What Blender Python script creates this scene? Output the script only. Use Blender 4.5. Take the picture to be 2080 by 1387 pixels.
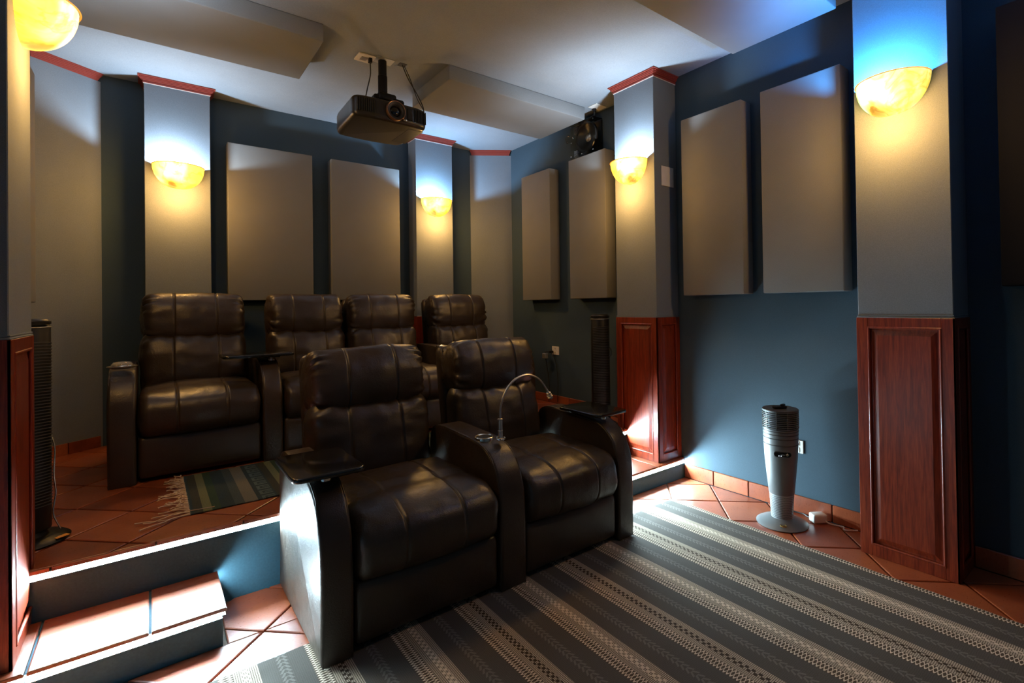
import bpy, bmesh, math, random
import numpy as np
from mathutils import Vector, Matrix, noise
random.seed(7); rng = np.random.default_rng(7)
for o in list(bpy.data.objects): bpy.data.objects.remove(o)
SC = bpy.context.scene; COL = SC.collection
R = math.radians

# ------------------------------------------------------------------ camera
FPX, PPX, PPY = 1019.998, 1123.93, 611.754
cam_d = bpy.data.cameras.new('camera'); cam = bpy.data.objects.new('camera', cam_d); COL.objects.link(cam)
yaw, pit, rol = R(38.7518), R(0.5072), R(-0.8361)
fw = Vector((math.sin(yaw)*math.cos(pit), math.cos(yaw)*math.cos(pit), math.sin(pit)))
rt = Vector((math.cos(yaw), -math.sin(yaw), 0)); up = rt.cross(fw)
rx = rt*math.cos(rol) + up*math.sin(rol); ux = up*math.cos(rol) - rt*math.sin(rol)
cam.matrix_world = Matrix(((rx.x, ux.x, -fw.x, 0), (rx.y, ux.y, -fw.y, 0), (rx.z, ux.z, -fw.z, 1.25), (0, 0, 0, 1)))
cam_d.sensor_width = 36; cam_d.lens = FPX*36/2080; cam_d.clip_start = .02
cam_d.shift_x = (1040-PPX)/2080; cam_d.shift_y = (PPY-693.5)/2080
SC.camera = cam
# ------------------------------------------------------------------ world, exposure
w = bpy.data.worlds.new('world'); SC.world = w; w.use_nodes = True
w.node_tree.nodes['Background'].inputs[0].default_value = (.01, .012, .016, 1)
w.node_tree.nodes['Background'].inputs[1].default_value = .3
SC.view_settings.view_transform = 'Standard'; SC.view_settings.look = 'None'
SC.view_settings.gamma = 1; SC.view_settings.use_curve_mapping = False
SC.view_settings.exposure = 0.42
SC.cycles.use_denoising = True
SC.cycles.max_bounces = 8; SC.cycles.diffuse_bounces = 5; SC.cycles.sample_clamp_indirect = 6
SC.cycles.caustics_reflective = False; SC.cycles.caustics_refractive = False
# light levels of the lamps (used by their builders below)
BULB_W = 38.0          # cool bulb inside each sconce
BOWL_E = 0.72          # amber glow of the alabaster
AMBER_W = 12.5         # added amber point light under each bowl, boosting its weak glow
LED_E = 880.0          # step light strips

# ------------------------------------------------------------------ dimensions (metres)
XW, XL, YB, YF = 3.015, -0.592, 4.69, -2.2
ZC, ZS, ZP = 2.908, 0.139, 0.322
YS, YP = 2.26, 2.602
DC, DCB, CW = 0.246, 0.17, 0.385

# ------------------------------------------------------------------ node helpers
class N:
    """tiny expression builder for shader math"""
    def __init__(s, nt, sock): s.nt = nt; s.s = sock
    def _op(s, op, *a, clamp=False):
        n = s.nt.nodes.new('ShaderNodeMath'); n.operation = op; n.use_clamp = clamp
        for i, v in enumerate((s,)+a):
            if isinstance(v, N): s.nt.links.new(v.s, n.inputs[i])
            else: n.inputs[i].default_value = v
        return N(s.nt, n.outputs[0])
    def __add__(s, o): return s._op('ADD', o)
    def __sub__(s, o): return s._op('SUBTRACT', o)
    def __mul__(s, o): return s._op('MULTIPLY', o)
    def __truediv__(s, o): return s._op('DIVIDE', o)
    def rsub(s, v): return (s*-1)+v
    def abs(s): return s._op('ABSOLUTE')
    def sin(s): return s._op('SINE')
    def floor(s): return s._op('FLOOR')
    def frac(s): return s._op('FRACT')
    def mod(s, v): return s._op('FLOORED_MODULO', v)
    def gt(s, v): return s._op('GREATER_THAN', v)
    def lt(s, v): return s._op('LESS_THAN', v)
    def mx(s, v): return s._op('MAXIMUM', v)
    def mn(s, v): return s._op('MINIMUM', v)
    def clamp(s): return s._op('ADD', 0.0, clamp=True)

def newmat(name):
    m = bpy.data.materials.new(name); m.use_nodes = True
    return m, m.node_tree, m.node_tree.nodes['Principled BSDF']
def rgb(c): return (c[0], c[1], c[2], 1)
def tex(nt, kind, scale, detail=3, rough=.5, coord='Object', sc=(1, 1, 1), dist=0):
    tc = nt.nodes.new('ShaderNodeTexCoord'); mp = nt.nodes.new('ShaderNodeMapping'); mp.inputs['Scale'].default_value = sc
    nt.links.new(tc.outputs[coord], mp.inputs[0])
    t = nt.nodes.new('ShaderNodeTex'+kind); nt.links.new(mp.outputs[0], t.inputs['Vector']); t.inputs['Scale'].default_value = scale
    if kind == 'Noise': t.inputs['Detail'].default_value = detail; t.inputs['Roughness'].default_value = rough; t.inputs['Distortion'].default_value = dist
    return t
def ramp(nt, fac, stops):
    r = nt.nodes.new('ShaderNodeValToRGB'); nt.links.new(fac, r.inputs[0]); e = r.color_ramp.elements
    while len(e) < len(stops): e.new(.5)
    for i, (p, c) in enumerate(stops): e[i].position = p; e[i].color = rgb(c)
    return r.outputs[0]
def mixc(nt, fac, a, b, mode='MIX'):
    n = nt.nodes.new('ShaderNodeMix'); n.data_type = 'RGBA'; n.blend_type = mode
    for i, v in ((0, fac), (6, a), (7, b)):
        if isinstance(v, N): v = v.s
        if isinstance(v, bpy.types.NodeSocket): nt.links.new(v, n.inputs[i])
        elif i == 0: n.inputs[0].default_value = v
        else: n.inputs[i].default_value = rgb(v)
    return n.outputs[2]
def bump(nt, b, h, strength=.2, dist=.002):
    n = nt.nodes.new('ShaderNodeBump'); n.inputs['Strength'].default_value = strength; n.inputs['Distance'].default_value = dist
    nt.links.new(h.s if isinstance(h, N) else h, n.inputs['Height']); nt.links.new(n.outputs[0], b.inputs['Normal'])
def simple(name, col, rough=.5, metal=0, spec=.5, **k):
    m, nt, b = newmat(name); b.inputs['Base Color'].default_value = rgb(col); b.inputs['Roughness'].default_value = rough
    b.inputs['Metallic'].default_value = metal; b.inputs['Specular IOR Level'].default_value = spec
    for kk, v in k.items(): b.inputs[kk].default_value = v
    return m
def fabric(name, col, var=.18, weave=420, rough=.95):
    m, nt, b = newmat(name)
    t = tex(nt, 'Noise', weave, 2, .6); t2 = tex(nt, 'Noise', 3.2, 3)
    c = ramp(nt, t.outputs[0], [(.25, [x*(1-var) for x in col]), (.75, [x*(1+var) for x in col])])
    c = mixc(nt, .12, c, ramp(nt, t2.outputs[0], [(.35, [x*.7 for x in col]), (.65, [x*1.3 for x in col])]))
    nt.links.new(c, b.inputs['Base Color']); b.inputs['Roughness'].default_value = rough; b.inputs['Specular IOR Level'].default_value = .15
    bump(nt, b, t.outputs[0], .25, .002)
    return m
M = {}
M['wall'] = fabric('wall_fabric', (.054, .083, .107), .16)
M['column'] = fabric('column_fabric', (.172, .196, .225), .2)
M['panel'] = fabric('panel_fabric', (.178, .182, .182), .18)
M['ceiling'] = fabric('ceiling_paint', (.25, .285, .325), .1, 160)
M['cloud'] = fabric('cloud_fabric', (.20, .215, .23), .16)
M['riser'] = fabric('riser_paint', (.06, .15, .21), .1, 120, .7)

def leather():
    m, nt, b = newmat('leather')
    t = tex(nt, 'Voronoi', 260); t2 = tex(nt, 'Noise', 5, 4)
    c = ramp(nt, t2.outputs[0], [(.3, (.029, .0185, .0125)), (.7, (.046, .030, .020))])
    nt.links.new(c, b.inputs['Base Color'])
    t3 = tex(nt, 'Noise', 30, 3)
    b.inputs['Specular IOR Level'].default_value = .55
    nt.links.new(ramp(nt, t3.outputs[0], [(.3, (.30,)*3), (.7, (.42,)*3)]), b.inputs['Roughness'])
    t4 = tex(nt, 'Noise', 14, 4, .6, dist=1.5)
    h = N(nt, t.outputs['Distance'])*.4 + N(nt, t2.outputs[0])*1.5 + N(nt, t3.outputs[0])*.6 + (N(nt, t4.outputs[0])-.5).abs()*2.2
    bump(nt, b, h, .22, .004)
    return m
M['leather'] = leather()
M['seam'] = simple('seam_thread', (.06, .045, .032), .45)
M['liner'] = simple('base_cloth', (.012, .012, .013), .9)

def wood():
    m, nt, b = newmat('mahogany')
    t = tex(nt, 'Noise', 9, 5, .6, sc=(9, 9, .55), dist=.8); t2 = tex(nt, 'Noise', 60, 3, .6, sc=(5, 5, .25))
    c = ramp(nt, t.outputs[0], [(.28, (.10, .0095, .0032)), (.5, (.225, .027, .0075)), (.75, (.32, .052, .014))])
    c = mixc(nt, .45, c, ramp(nt, t2.outputs[0], [(.35, (.42, .3, .25)), (.65, (1.15, 1.1, 1.05))]), 'MULTIPLY')
    nt.links.new(c, b.inputs['Base Color']); b.inputs['Roughness'].default_value = .33
    b.inputs['Coat Weight'].default_value = .25; b.inputs['Coat Roughness'].default_value = .2
    bump(nt, b, t2.outputs[0], .12, .001)
    return m
M['wood'] = wood()
M['crownwood'] = simple('crown_wood', (.27, .045, .03), .35)

def terracotta():
    m, nt, b = newmat('terracotta')
    oi = nt.nodes.new('ShaderNodeObjectInfo')
    t = tex(nt, 'Noise', 6, 5, .6); t2 = tex(nt, 'Noise', 55, 4, .65, sc=(1, 2.2, 1))
    f = N(nt, t.outputs[0])*.8 + N(nt, oi.outputs['Random'])*.35 - .1
    c = ramp(nt, f.s, [(.2, (.17, .034, .013)), (.5, (.33, .075, .024)), (.85, (.43, .125, .045))])
    c = mixc(nt, .35, c, ramp(nt, t2.outputs[0], [(.35, (.6, .5, .45)), (.7, (1.15, 1.1, 1.05))]), 'MULTIPLY')
    nt.links.new(c, b.inputs['Base Color'])
    nt.links.new(ramp(nt, t2.outputs[0], [(.3, (.24,)*3), (.75, (.5,)*3)]), b.inputs['Roughness'])
    b.inputs['Coat Weight'].default_value = .55; b.inputs['Coat Roughness'].default_value = .30
    bump(nt, b, N(nt, t2.outputs[0])*.6 + N(nt, t.outputs[0])*.8, .35, .003)
    return m
M['tile'] = terracotta()
M['grout'] = simple('grout', (.16, .115, .085), .9)
M['black'] = simple('black_plastic', (.006, .006, .007), .42, 0, .25)
M['blackmatte'] = simple('black_matte', (.012, .012, .013), .6)
M['projector'] = simple('projector_shell', (.022, .02, .018), .33)
M['lens'] = simple('lens_glass', (.004, .004, .006), .05, 0, .9)
M['copper'] = simple('copper_ring', (.30, .17, .10), .4, .8)
M['chrome'] = simple('chrome', (.75, .72, .68), .22, 1)
M['brushed'] = simple('brushed_steel', (.55, .52, .48), .35, 1)
M['white'] = simple('white_plastic', (.72, .70, .66), .4)
M['trayglass'] = simple('tray_gloss', (.010, .010, .011), .13, 0, .6)
M['heater'] = simple('heater_silver', (.17, .18, .185), .42, .3)
M['heaterlight'] = simple('heater_mesh', (.36, .38, .39), .45, .2)
M['heaterdark'] = simple('heater_dark', (.035, .035, .036), .5)
M['gold'] = simple('gold_emblem', (.6, .4, .12), .3, .9)
M['orange'] = simple('orange_label', (.85, .36, .05), .5)
M['alu'] = simple('aluminium', (.5, .52, .54), .45, .8)
M['cable'] = simple('cable_rubber', (.015, .014, .013), .55)
M['twine'] = simple('cream_yarn', (.62, .46, .32), .9)
M['silver'] = simple('silver_foil', (.8, .8, .8), .25, .9)

def clear():
    m, nt, b = newmat('clear_plastic')
    b.inputs['Base Color'].default_value = (.88, .84, .76, 1); b.inputs['Roughness'].default_value = .03
    b.inputs['Transmission Weight'].default_value = 1.0; b.inputs['IOR'].default_value = 1.12
    return m
M['clear'] = clear()

def glass():
    m, nt, b = newmat('dish_glass'); b.inputs['Base Color'].default_value = (.95, .93, .88, 1); b.inputs['Roughness'].default_value = .04
    b.inputs['Transmission Weight'].default_value = .8; b.inputs['IOR'].default_value = 1.45; return m
M['glass'] = glass()
def emis(name, col, s):
    m = bpy.data.materials.new(name); m.use_nodes = True; nt = m.node_tree; nt.nodes.clear()
    e = nt.nodes.new('ShaderNodeEmission'); e.inputs[0].default_value = rgb(col); e.inputs[1].default_value = s
    o = nt.nodes.new('ShaderNodeOutputMaterial'); nt.links.new(e.outputs[0], o.inputs[0]); return m
M['led'] = emis('led_light', (.62, .88, 1.0), LED_E)
M['led_end'] = emis('led_light_end', (.70, .90, 1.0), LED_E*.09)
M['screen'] = emis('display_light', (.7, .85, 1.0), 2.0)

def alabaster(seed):
    m = bpy.data.materials.new('alabaster'); m.use_nodes = True; nt = m.node_tree; nt.nodes.clear()
    o = nt.nodes.new('ShaderNodeOutputMaterial')
    t = tex(nt, 'Noise', 6.5, 4, .5, dist=.9); t2 = tex(nt, 'Noise', 5.5, 5, .5, dist=1.2)
    for x in (t, t2):
        mp = x.inputs['Vector'].links[0].from_node; mp.inputs['Location'].default_value = (seed*3.1, seed*1.7, seed)
    vein = (N(nt, t2.outputs[0])-.5).abs()*22.0
    vein = vein.clamp()
    c = ramp(nt, t.outputs[0], [(.3, (.93, .36, .035)), (.5, (1.0, .55, .10)), (.68, (1.0, .74, .27))])
    c = mixc(nt, vein.rsub(1.0)*.6, c, (.60, .20, .015))
    tr = nt.nodes.new('ShaderNodeBsdfTranslucent'); nt.links.new(mixc(nt, 1.0, c, (.13, .08, .035), 'MULTIPLY'), tr.inputs[0])
    gl = nt.nodes.new('ShaderNodeBsdfGlossy'); gl.inputs['Roughness'].default_value = .25; gl.inputs[0].default_value = (.5, .5, .5, 1)
    mx = nt.nodes.new('ShaderNodeMixShader'); mx.inputs[0].default_value = .04
    nt.links.new(tr.outputs[0], mx.inputs[1]); nt.links.new(gl.outputs[0], mx.inputs[2])
    em = nt.nodes.new('ShaderNodeEmission'); nt.links.new(mixc(nt, 1.0, c, (1.0, .80, .62), 'MULTIPLY'), em.inputs[0]); em.inputs[1].default_value = BOWL_E
    ad = nt.nodes.new('ShaderNodeAddShader'); nt.links.new(mx.outputs[0], ad.inputs[0]); nt.links.new(em.outputs[0], ad.inputs[1])
    nt.links.new(ad.outputs[0], o.inputs[0]); return m

def rug_mat():
    m, nt, b = newmat('woven_rug')
    tc = nt.nodes.new('ShaderNodeTexCoord'); sp = nt.nodes.new('ShaderNodeSeparateXYZ'); nt.links.new(tc.outputs['Object'], sp.inputs[0])
    X = N(nt, sp.outputs[0]); Y = N(nt, sp.outputs[1])
    P = .2655
    a = X.rsub(2.581) - .172 + P*20
    band = (a/P).floor(); t = a.mod(P)                     # t: 0..P inside one repeat
    par = (band*.5).frac().gt(.25)
    L = .118
    isl = t.lt(L)
    s = t/L                                                 # 0..1 across the light band
    G = 1/.0062
    gx = ((X*G).frac()-.5).abs(); gy = ((Y*G).frac()-.5).abs()
    grid = gx.lt(.34)*gy.lt(.34)                            # light dots of the fine weave
    # row of staggered checks
    K = .0125
    ck = ((Y/K).floor() + (X/K*1.0).floor()).mod(2.0).gt(.5)
    inck = s.gt(.22)*s.lt(.44)
    darkck = ck*inck*par; lightck = ck*inck*(par.rsub(1.0))
    # lattice of ovals along the left edge
    ph = Y*(math.pi/.0125)
    q = (s-.81)/.17
    wv = ph.sin()*.85
    l1 = (q-wv).abs().lt(.24); l2 = (q+wv).abs().lt(.24)
    inlat = s.gt(.63)
    lat = l1.mx(l2)
    core = q.abs().lt(.16)*((Y/.0125+.5).frac()-.5).abs().lt(.2)
    lightv = grid*.78+.08
    lightv = lightv*(inck*(par))*(darkck.rsub(1.0)) + lightv*(inck*par).rsub(1.0)
    lightv = lightv.mx(lightck*.95)
    latv = lat*.92 + .05
    lightv = lightv*(inlat.rsub(1.0)) + latv*inlat
    # dark band with faint dashes
    d = (t-L)/(P-L)
    zz = (Y/.021).frac()
    dash = (d-.42-zz*.08).abs().lt(.03) .mx((d-.62+zz*.08).abs().lt(.03))
    n = tex(nt, 'Noise', 330, 2, .6); n2 = tex(nt, 'Noise', 2.5, 3)
    darkv = dash*.22 + N(nt, n.outputs[0])*.22 + grid*.05
    v = lightv*isl + darkv*(isl.rsub(1.0))
    lit = mixc(nt, v, (.06, .041, .028), (.74, .62, .48))
    drk = mixc(nt, v, (.055, .049, .043), (.38, .34, .30))
    c = mixc(nt, isl, drk, lit)
    c = mixc(nt, .25, c, ramp(nt, n2.outputs[0], [(.35, (.75,)*3), (.65, (1.15,)*3)]), 'MULTIPLY')
    nt.links.new(c, b.inputs['Base Color']); b.inputs['Roughness'].default_value = .95; b.inputs['Specular IOR Level'].default_value = .1
    bump(nt, b, v*.7+N(nt, n.outputs[0])*.4, .5, .002)
    return m
M['rug'] = rug_mat()

def runner_mat():
    m, nt, b = newmat('striped_runner')
    tc = nt.nodes.new('ShaderNodeTexCoord'); sp = nt.nodes.new('ShaderNodeSeparateXYZ'); nt.links.new(tc.outputs['Object'], sp.inputs[0])
    X = N(nt, sp.outputs[0]); Y = N(nt, sp.outputs[1])
    u = (X-.135).mod(.34)
    c = (.035, .055, .065)
    c = mixc(nt, u.gt(.055)*u.lt(.095), c, (.06, .082, .088))
    c = mixc(nt, u.gt(.095)*u.lt(.15), c, (.15, .15, .13))
    inkey = u.gt(.16)*u.lt(.235)
    k = .085
    fy = ((Y+u*0.0)/k).frac(); r = (u-.16)/.075
    key = (fy.gt(.12)*fy.lt(.88)*r.gt(.12)*r.lt(.88))*((fy.gt(.32)*fy.lt(.70)*r.gt(.30)).rsub(1.0)).mx(fy.gt(.45)*fy.lt(.58)*r.gt(.45))
    c = mixc(nt, inkey*key, c, (.085, .125, .13))
    c = mixc(nt, u.gt(.235)*u.lt(.27), c, (.05, .055, .046))
    c = mixc(nt, u.gt(.27)*u.lt(.305), c, (.15, .165, .095))
    c = mixc(nt, u.gt(.305), c, (.04, .07, .05))
    n = tex(nt, 'Noise', 300, 2)
    c = mixc(nt, .5, c, ramp(nt, n.outputs[0], [(.3, (.5,)*3), (.7, (1.4,)*3)]), 'MULTIPLY')
    nt.links.new(c, b.inputs['Base Color']); b.inputs['Roughness'].default_value = .95; b.inputs['Specular IOR Level'].default_value = .1
    bump(nt, b, n.outputs[0], .4, .002)
    return m
M['runner'] = runner_mat()

# ------------------------------------------------------------------ geometry helpers (all return (verts, faces))
def box(x0, x1, y0, y1, z0, z1, bev=0, seg=2):
    bm = bmesh.new(); bmesh.ops.create_cube(bm, size=1)
    for v in bm.verts: v.co = Vector((x0 if v.co.x < 0 else x1, y0 if v.co.y < 0 else y1, z0 if v.co.z < 0 else z1))
    if bev: bmesh.ops.bevel(bm, geom=bm.edges[:], offset=bev, segments=seg, affect='EDGES', profile=.5)
    bm.verts.index_update(); g = ([tuple(v.co) for v in bm.verts], [[v.index for v in f.verts] for f in bm.faces]); bm.free(); return g
def join(*gs):
    V, F = [], []
    for v, f in gs:
        n = len(V); V += list(map(tuple, v)); F += [[i+n for i in p] for p in f]
    return V, F
def xf(g, fn): return ([fn(v) for v in g[0]], g[1])
def lathe(prof, n=32, c=(0, 0, 0), axis='z', a0=0, a1=2*math.pi):
    full = abs(a1-a0-2*math.pi) < 1e-6; m = n if full else n+1
    V, F = [], []
    for r, z in prof:
        for i in range(m):
            a = a0+(a1-a0)*i/n; p = (r*math.cos(a), r*math.sin(a), z)
            if axis == 'y': p = (p[0], z, p[1])
            elif axis == 'x': p = (z, p[0], p[1])
            V.append((p[0]+c[0], p[1]+c[1], p[2]+c[2]))
    for k in range(len(prof)-1):
        for i in range(n):
            j = (i+1) % m; F.append([k*m+i, k*m+j, (k+1)*m+j, (k+1)*m+i])
    return V, F
def tube(pts, r, n=8, caps=True):
    pts = [Vector(p) for p in pts]; V, F = [], []
    t0 = (pts[1]-pts[0]).normalized(); nrm = t0.orthogonal().normalized()
    for i, p in enumerate(pts):
        t = (pts[min(i+1, len(pts)-1)]-pts[max(i-1, 0)]).normalized()
        nrm = (nrm-t*nrm.dot(t)).normalized(); bn = t.cross(nrm)
        rr = r[i] if isinstance(r, (list, tuple)) else r
        for k in range(n):
            a = 2*math.pi*k/n; V.append(tuple(p+(nrm*math.cos(a)+bn*math.sin(a))*rr))
    for i in range(len(pts)-1):
        for k in range(n):
            j = (k+1) % n; F.append([i*n+k, i*n+j, (i+1)*n+j, (i+1)*n+k])
    if caps: F.append(list(range(n))[::-1]); F.append([(len(pts)-1)*n+k for k in range(n)])
    return V, F
def spline(pts, k=8):
    P = [Vector(p) for p in pts]; P = [P[0]*2-P[1]]+P+[P[-1]*2-P[-2]]; out = []
    for i in range(1, len(P)-2):
        for s in range(k):
            t = s/k; a, b, c, d = P[i-1], P[i], P[i+1], P[i+2]
            out.append(.5*((2*b)+(c-a)*t+(2*a-5*b+4*c-d)*t*t+(3*b-a-3*c+d)*t**3))
    out.append(P[-2]); return [tuple(p) for p in out]
def pillow(prof, w0, w1, r, seg=4, put=lambda a, b, w: (w, a, b)):
    """closed 2-D outline swept between w0 and w1 with rounded rims"""
    n = len(prof); P = np.array(prof, float)
    area = 0.5*np.sum(P[:, 0]*np.roll(P[:, 1], -1)-np.roll(P[:, 0], -1)*P[:, 1])
    e = np.roll(P, -1, 0)-P; e /= np.maximum(np.linalg.norm(e, axis=1), 1e-9)[:, None]
    nn = np.stack([e[:, 1], -e[:, 0]], 1)*(1 if area > 0 else -1)
    vn = nn+np.roll(nn, 1, 0); vn /= np.maximum(np.linalg.norm(vn, axis=1), .35)[:, None]
    rings = []
    for k in range(seg+1):
        th = math.pi/2*k/seg; rings.append((w0+r-r*math.cos(th) if False else w0+r*(1-math.sin(th)), r*(1-math.cos(th))))
    rings = rings[::-1]                                     # from the rim inwards
    allr = [(wv, ins) for wv, ins in rings]
    allr += [(w0+w1-wv, ins) for wv, ins in rings[::-1]]
    V, F = [], []
    for wv, ins in allr:
        for p, q in zip(P, vn): V.append(put(p[0]-q[0]*ins, p[1]-q[1]*ins, wv))
    m = len(allr)
    for k in range(m-1):
        for i in range(n):
            j = (i+1) % n; F.append([k*n+i, k*n+j, (k+1)*n+j, (k+1)*n+i])
    F.append(list(range(n))); F.append([(m-1)*n+i for i in range(n)][::-1])
    return V, F
def rrect(x0, x1, y0, y1, r, seg=5):
    out = []
    for cx, cy, a in ((x1-r, y1-r, 0), (x0+r, y1-r, 90), (x0+r, y0+r, 180), (x1-r, y0+r, 270)):
        for k in range(seg+1): t = R(a+90*k/seg); out.append((cx+r*math.cos(t), cy+r*math.sin(t)))
    return out
def cushion(w, d, h, rr, deform=None, seams=(-.40, .40), ny=18, nz=16):
    half = np.array([w, d, h])/2; rr = np.array(rr)
    px = set(np.linspace(-1, 1, 35).tolist())
    for s in seams: px |= set(np.linspace(s-.045, s+.045, 9).tolist())
    px |= set((np.sign(q)*(1-(1-abs(q))*.5) for q in (.93, .97, -.93, -.97)))
    px = np.array(sorted(px)); py = np.linspace(-1, 1, ny+1); pz = np.linspace(-1, 1, nz+1)
    # finer towards the rims
    py = np.sign(py)*(1-(1-abs(py))**1.25); pz = np.sign(pz)*(1-(1-abs(pz))**1.25)
    V, F, idx = [], [], {}
    def vid(p):
        k = tuple(np.round(p, 6))
        if k not in idx: idx[k] = len(V); V.append(k)
        return idx[k]
    for ax, A, B in ((0, py, pz), (1, px, pz), (2, px, py)):
        for sgn in (-1, 1):
            G = [[vid({0: (sgn, a, b), 1: (a, sgn, b), 2: (a, b, sgn)}[ax]) for b in B] for a in A]
            for i in range(len(A)-1):
                for j in range(len(B)-1):
                    f = [G[i][j], G[i+1][j], G[i+1][j+1], G[i][j+1]]
                    F.append(f)
    Q = np.array(V); P0 = Q*half; inner = np.clip(P0, -(half-rr), half-rr)
    D = (P0-inner)/rr; L = np.maximum(np.linalg.norm(D, axis=1), 1e-9)[:, None]; D = D/L
    P = inner+D*rr
    nr = D/rr; nr /= np.maximum(np.linalg.norm(nr, axis=1), 1e-9)[:, None]
    if deform is not None: P = deform(Q, P, nr)
    return P, F, Q
def nz_(P, s, seed=0):
    return np.array([noise.noise(Vector((p[0]*s+seed, p[1]*s-seed*.7, p[2]*s+seed*1.3))) for p in P])
def soft(e0, e1, x): t = np.clip((x-e0)/(e1-e0), 0, 1); return t*t*(3-2*t)

# ------------------------------------------------------------------ object helpers
WL = {}
def mesh(name, g):
    me = bpy.data.meshes.new(name); me.from_pydata([tuple(map(float, v)) for v in g[0]], [], [list(map(int, f)) for f in g[1]]); me.update()
    bm = bmesh.new(); bm.from_mesh(me); bmesh.ops.recalc_face_normals(bm, faces=bm.faces[:]); bm.to_mesh(me); bm.free(); return me
def obj(name, g, mat, parent=None, smooth=None, at=None):
    """geometry g is given in world metres; stored relative to the parent's (or its own) base point"""
    off = Vector(WL[parent.name]) if parent else Vector(at or (0, 0, 0))
    g = ([(v[0]-off.x, v[1]-off.y, v[2]-off.z) for v in g[0]], g[1])
    me = mesh(name, g); o = bpy.data.objects.new(name, me); COL.objects.link(o)
    if mat: me.materials.append(M[mat] if isinstance(mat, str) else mat)
    if smooth:
        for p in me.polygons: p.use_smooth = True
        if smooth < 179: me.set_sharp_from_angle(angle=R(smooth))
    if parent: o.parent = parent
    else: o.location = off
    WL[o.name] = tuple(off); return o
def thing(name, loc, label, cat, group=None, kind=None):
    o = bpy.data.objects.new(name, None); COL.objects.link(o); o.location = loc; o.empty_display_size = .1
    WL[o.name] = tuple(loc); tag(o, label, cat, group, kind); return o
def tag(o, label=None, cat=None, group=None, kind=None):
    if label: o['label'] = label
    if cat: o['category'] = cat
    if group: o['group'] = group
    if kind: o['kind'] = kind
    return o
def struct(name, g, mat, label=None, smooth=None, at=None):
    o = obj(name, g, mat, None, smooth, at); o['kind'] = 'structure'
    if label: o['label'] = label
    return o

# ================================================================== ROOM SHELL
T = .12
struct('floor', box(XL-T, XW+T, YF-T, YP, -.10, -.011), 'grout', 'diagonal terracotta tile floor of the seating room')
struct('ceiling', box(XL-T, XW+T, YF-T, YB+T, ZC, ZC+.1), 'ceiling', 'plain pale grey ceiling above the seats')
struct('wall_right', box(XW, XW+T, YF-T, YB+T, -.10, ZC), 'wall', 'dark slate blue fabric wall on the right')
struct('wall_left', box(XL-T, XL, YF-T, YB+T, -.10, ZC), 'wall', 'dark slate blue fabric wall on the left')
struct('wall_back', box(XL, XW, YB, YB+T, -.10, ZC), 'wall', 'dark slate blue fabric wall behind the back row')
struct('wall_front', box(XL, XW, YF-T, YF, -.10, ZC), 'wall', 'dark fabric wall at the screen end')
def prism_z(poly, z0, z1):
    n = len(poly); V = [(p[0], p[1], z0) for p in poly]+[(p[0], p[1], z1) for p in poly]
    F = [list(range(n))[::-1], [n+i for i in range(n)]]+[[i, (i+1) % n, n+(i+1) % n, n+i] for i in range(n)]
    return V, F
# slanted corner boards with their crowns
DR = [(2.655, YB), (XW, 4.445)]; DL = [(XL, 4.46), (-.262, YB)]
def corner(nm, a, b, lab):
    t = thing(nm, ((a[0]+b[0])/2, (a[1]+b[1])/2, ZP), lab, None, None, 'structure')
    d = Vector((b[0]-a[0], b[1]-a[1])).normalized(); n = Vector((d.y, -d.x))
    bk = (a[0], b[1]) if nm.endswith('left') else (b[0], a[1])
    obj('corner_board', prism_z([a, b, bk], ZP-.02, ZC-.05), 'column', t)
    layers = []
    for k, e in enumerate((.004, .009, .013, .020, .026, .032)):
        z0 = ZC-.05+k*.0083
        A = Vector(a)-d*(-.02); Bq = Vector(b)-d*.02
        q = [A, Bq, Bq+n*e+d*e*.6, A+n*e-d*e*.6]
        layers.append(prism_z([(v.x, v.y) for v in q], z0, z0+.0083))
    obj('crown_moulding', join(*layers), 'crownwood', t)
    return t
corner('wall_corner_right', DR[0], DR[1], 'slanted fabric corner with red crown strip, right of back row')
corner('wall_corner_left', DL[0], DL[1], 'slanted fabric corner with red crown strip, left of back row')

# ---- platform and the two low steps
struct('floor_platform', box(XL, XW, YP, YB, -.10, ZP-.012), 'riser', 'raised tiled platform carrying the back row')
XE0, XE1 = .209, 2.16
stepL = struct('floor_step_left', box(XL, XE0-.004, YS+.004, YP, -.011, ZS-.012), 'riser', 'low tiled step with lit edge left of the front seats')
stepR = struct('floor_step_right', box(XE1+.004, XW, YS+.004, YP, -.011, ZS-.012), 'riser', 'low tiled step with lit edge right of the front seats')

# ---- tiles
def clip(poly, x0, x1, y0, y1):
    def cut(P, ax, v, keep_gt):
        out = []
        for i in range(len(P)):
            a, b = P[i], P[(i+1) % len(P)]
            ia = (a[ax] >= v) == keep_gt or a[ax] == v; ib = (b[ax] >= v) == keep_gt or b[ax] == v
            if ia: out.append(a)
            if ia != ib:
                t = (v-a[ax])/(b[ax]-a[ax]); out.append((a[0]+(b[0]-a[0])*t, a[1]+(b[1]-a[1])*t))
        return out
    for ax, v, k in ((0, x0, True), (0, x1, False), (1, y0, True), (1, y1, False)):
        poly = cut(poly, ax, v, k)
        if len(poly) < 3: return None
    out = [p for i, p in enumerate(poly) if math.dist(p, poly[i-1]) > 1e-4]
    return out if len(out) > 2 else None
def parea(P): return abs(sum(P[i][0]*P[(i+1) % len(P)][1]-P[(i+1) % len(P)][0]*P[i][1] for i in range(len(P))))/2
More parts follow.
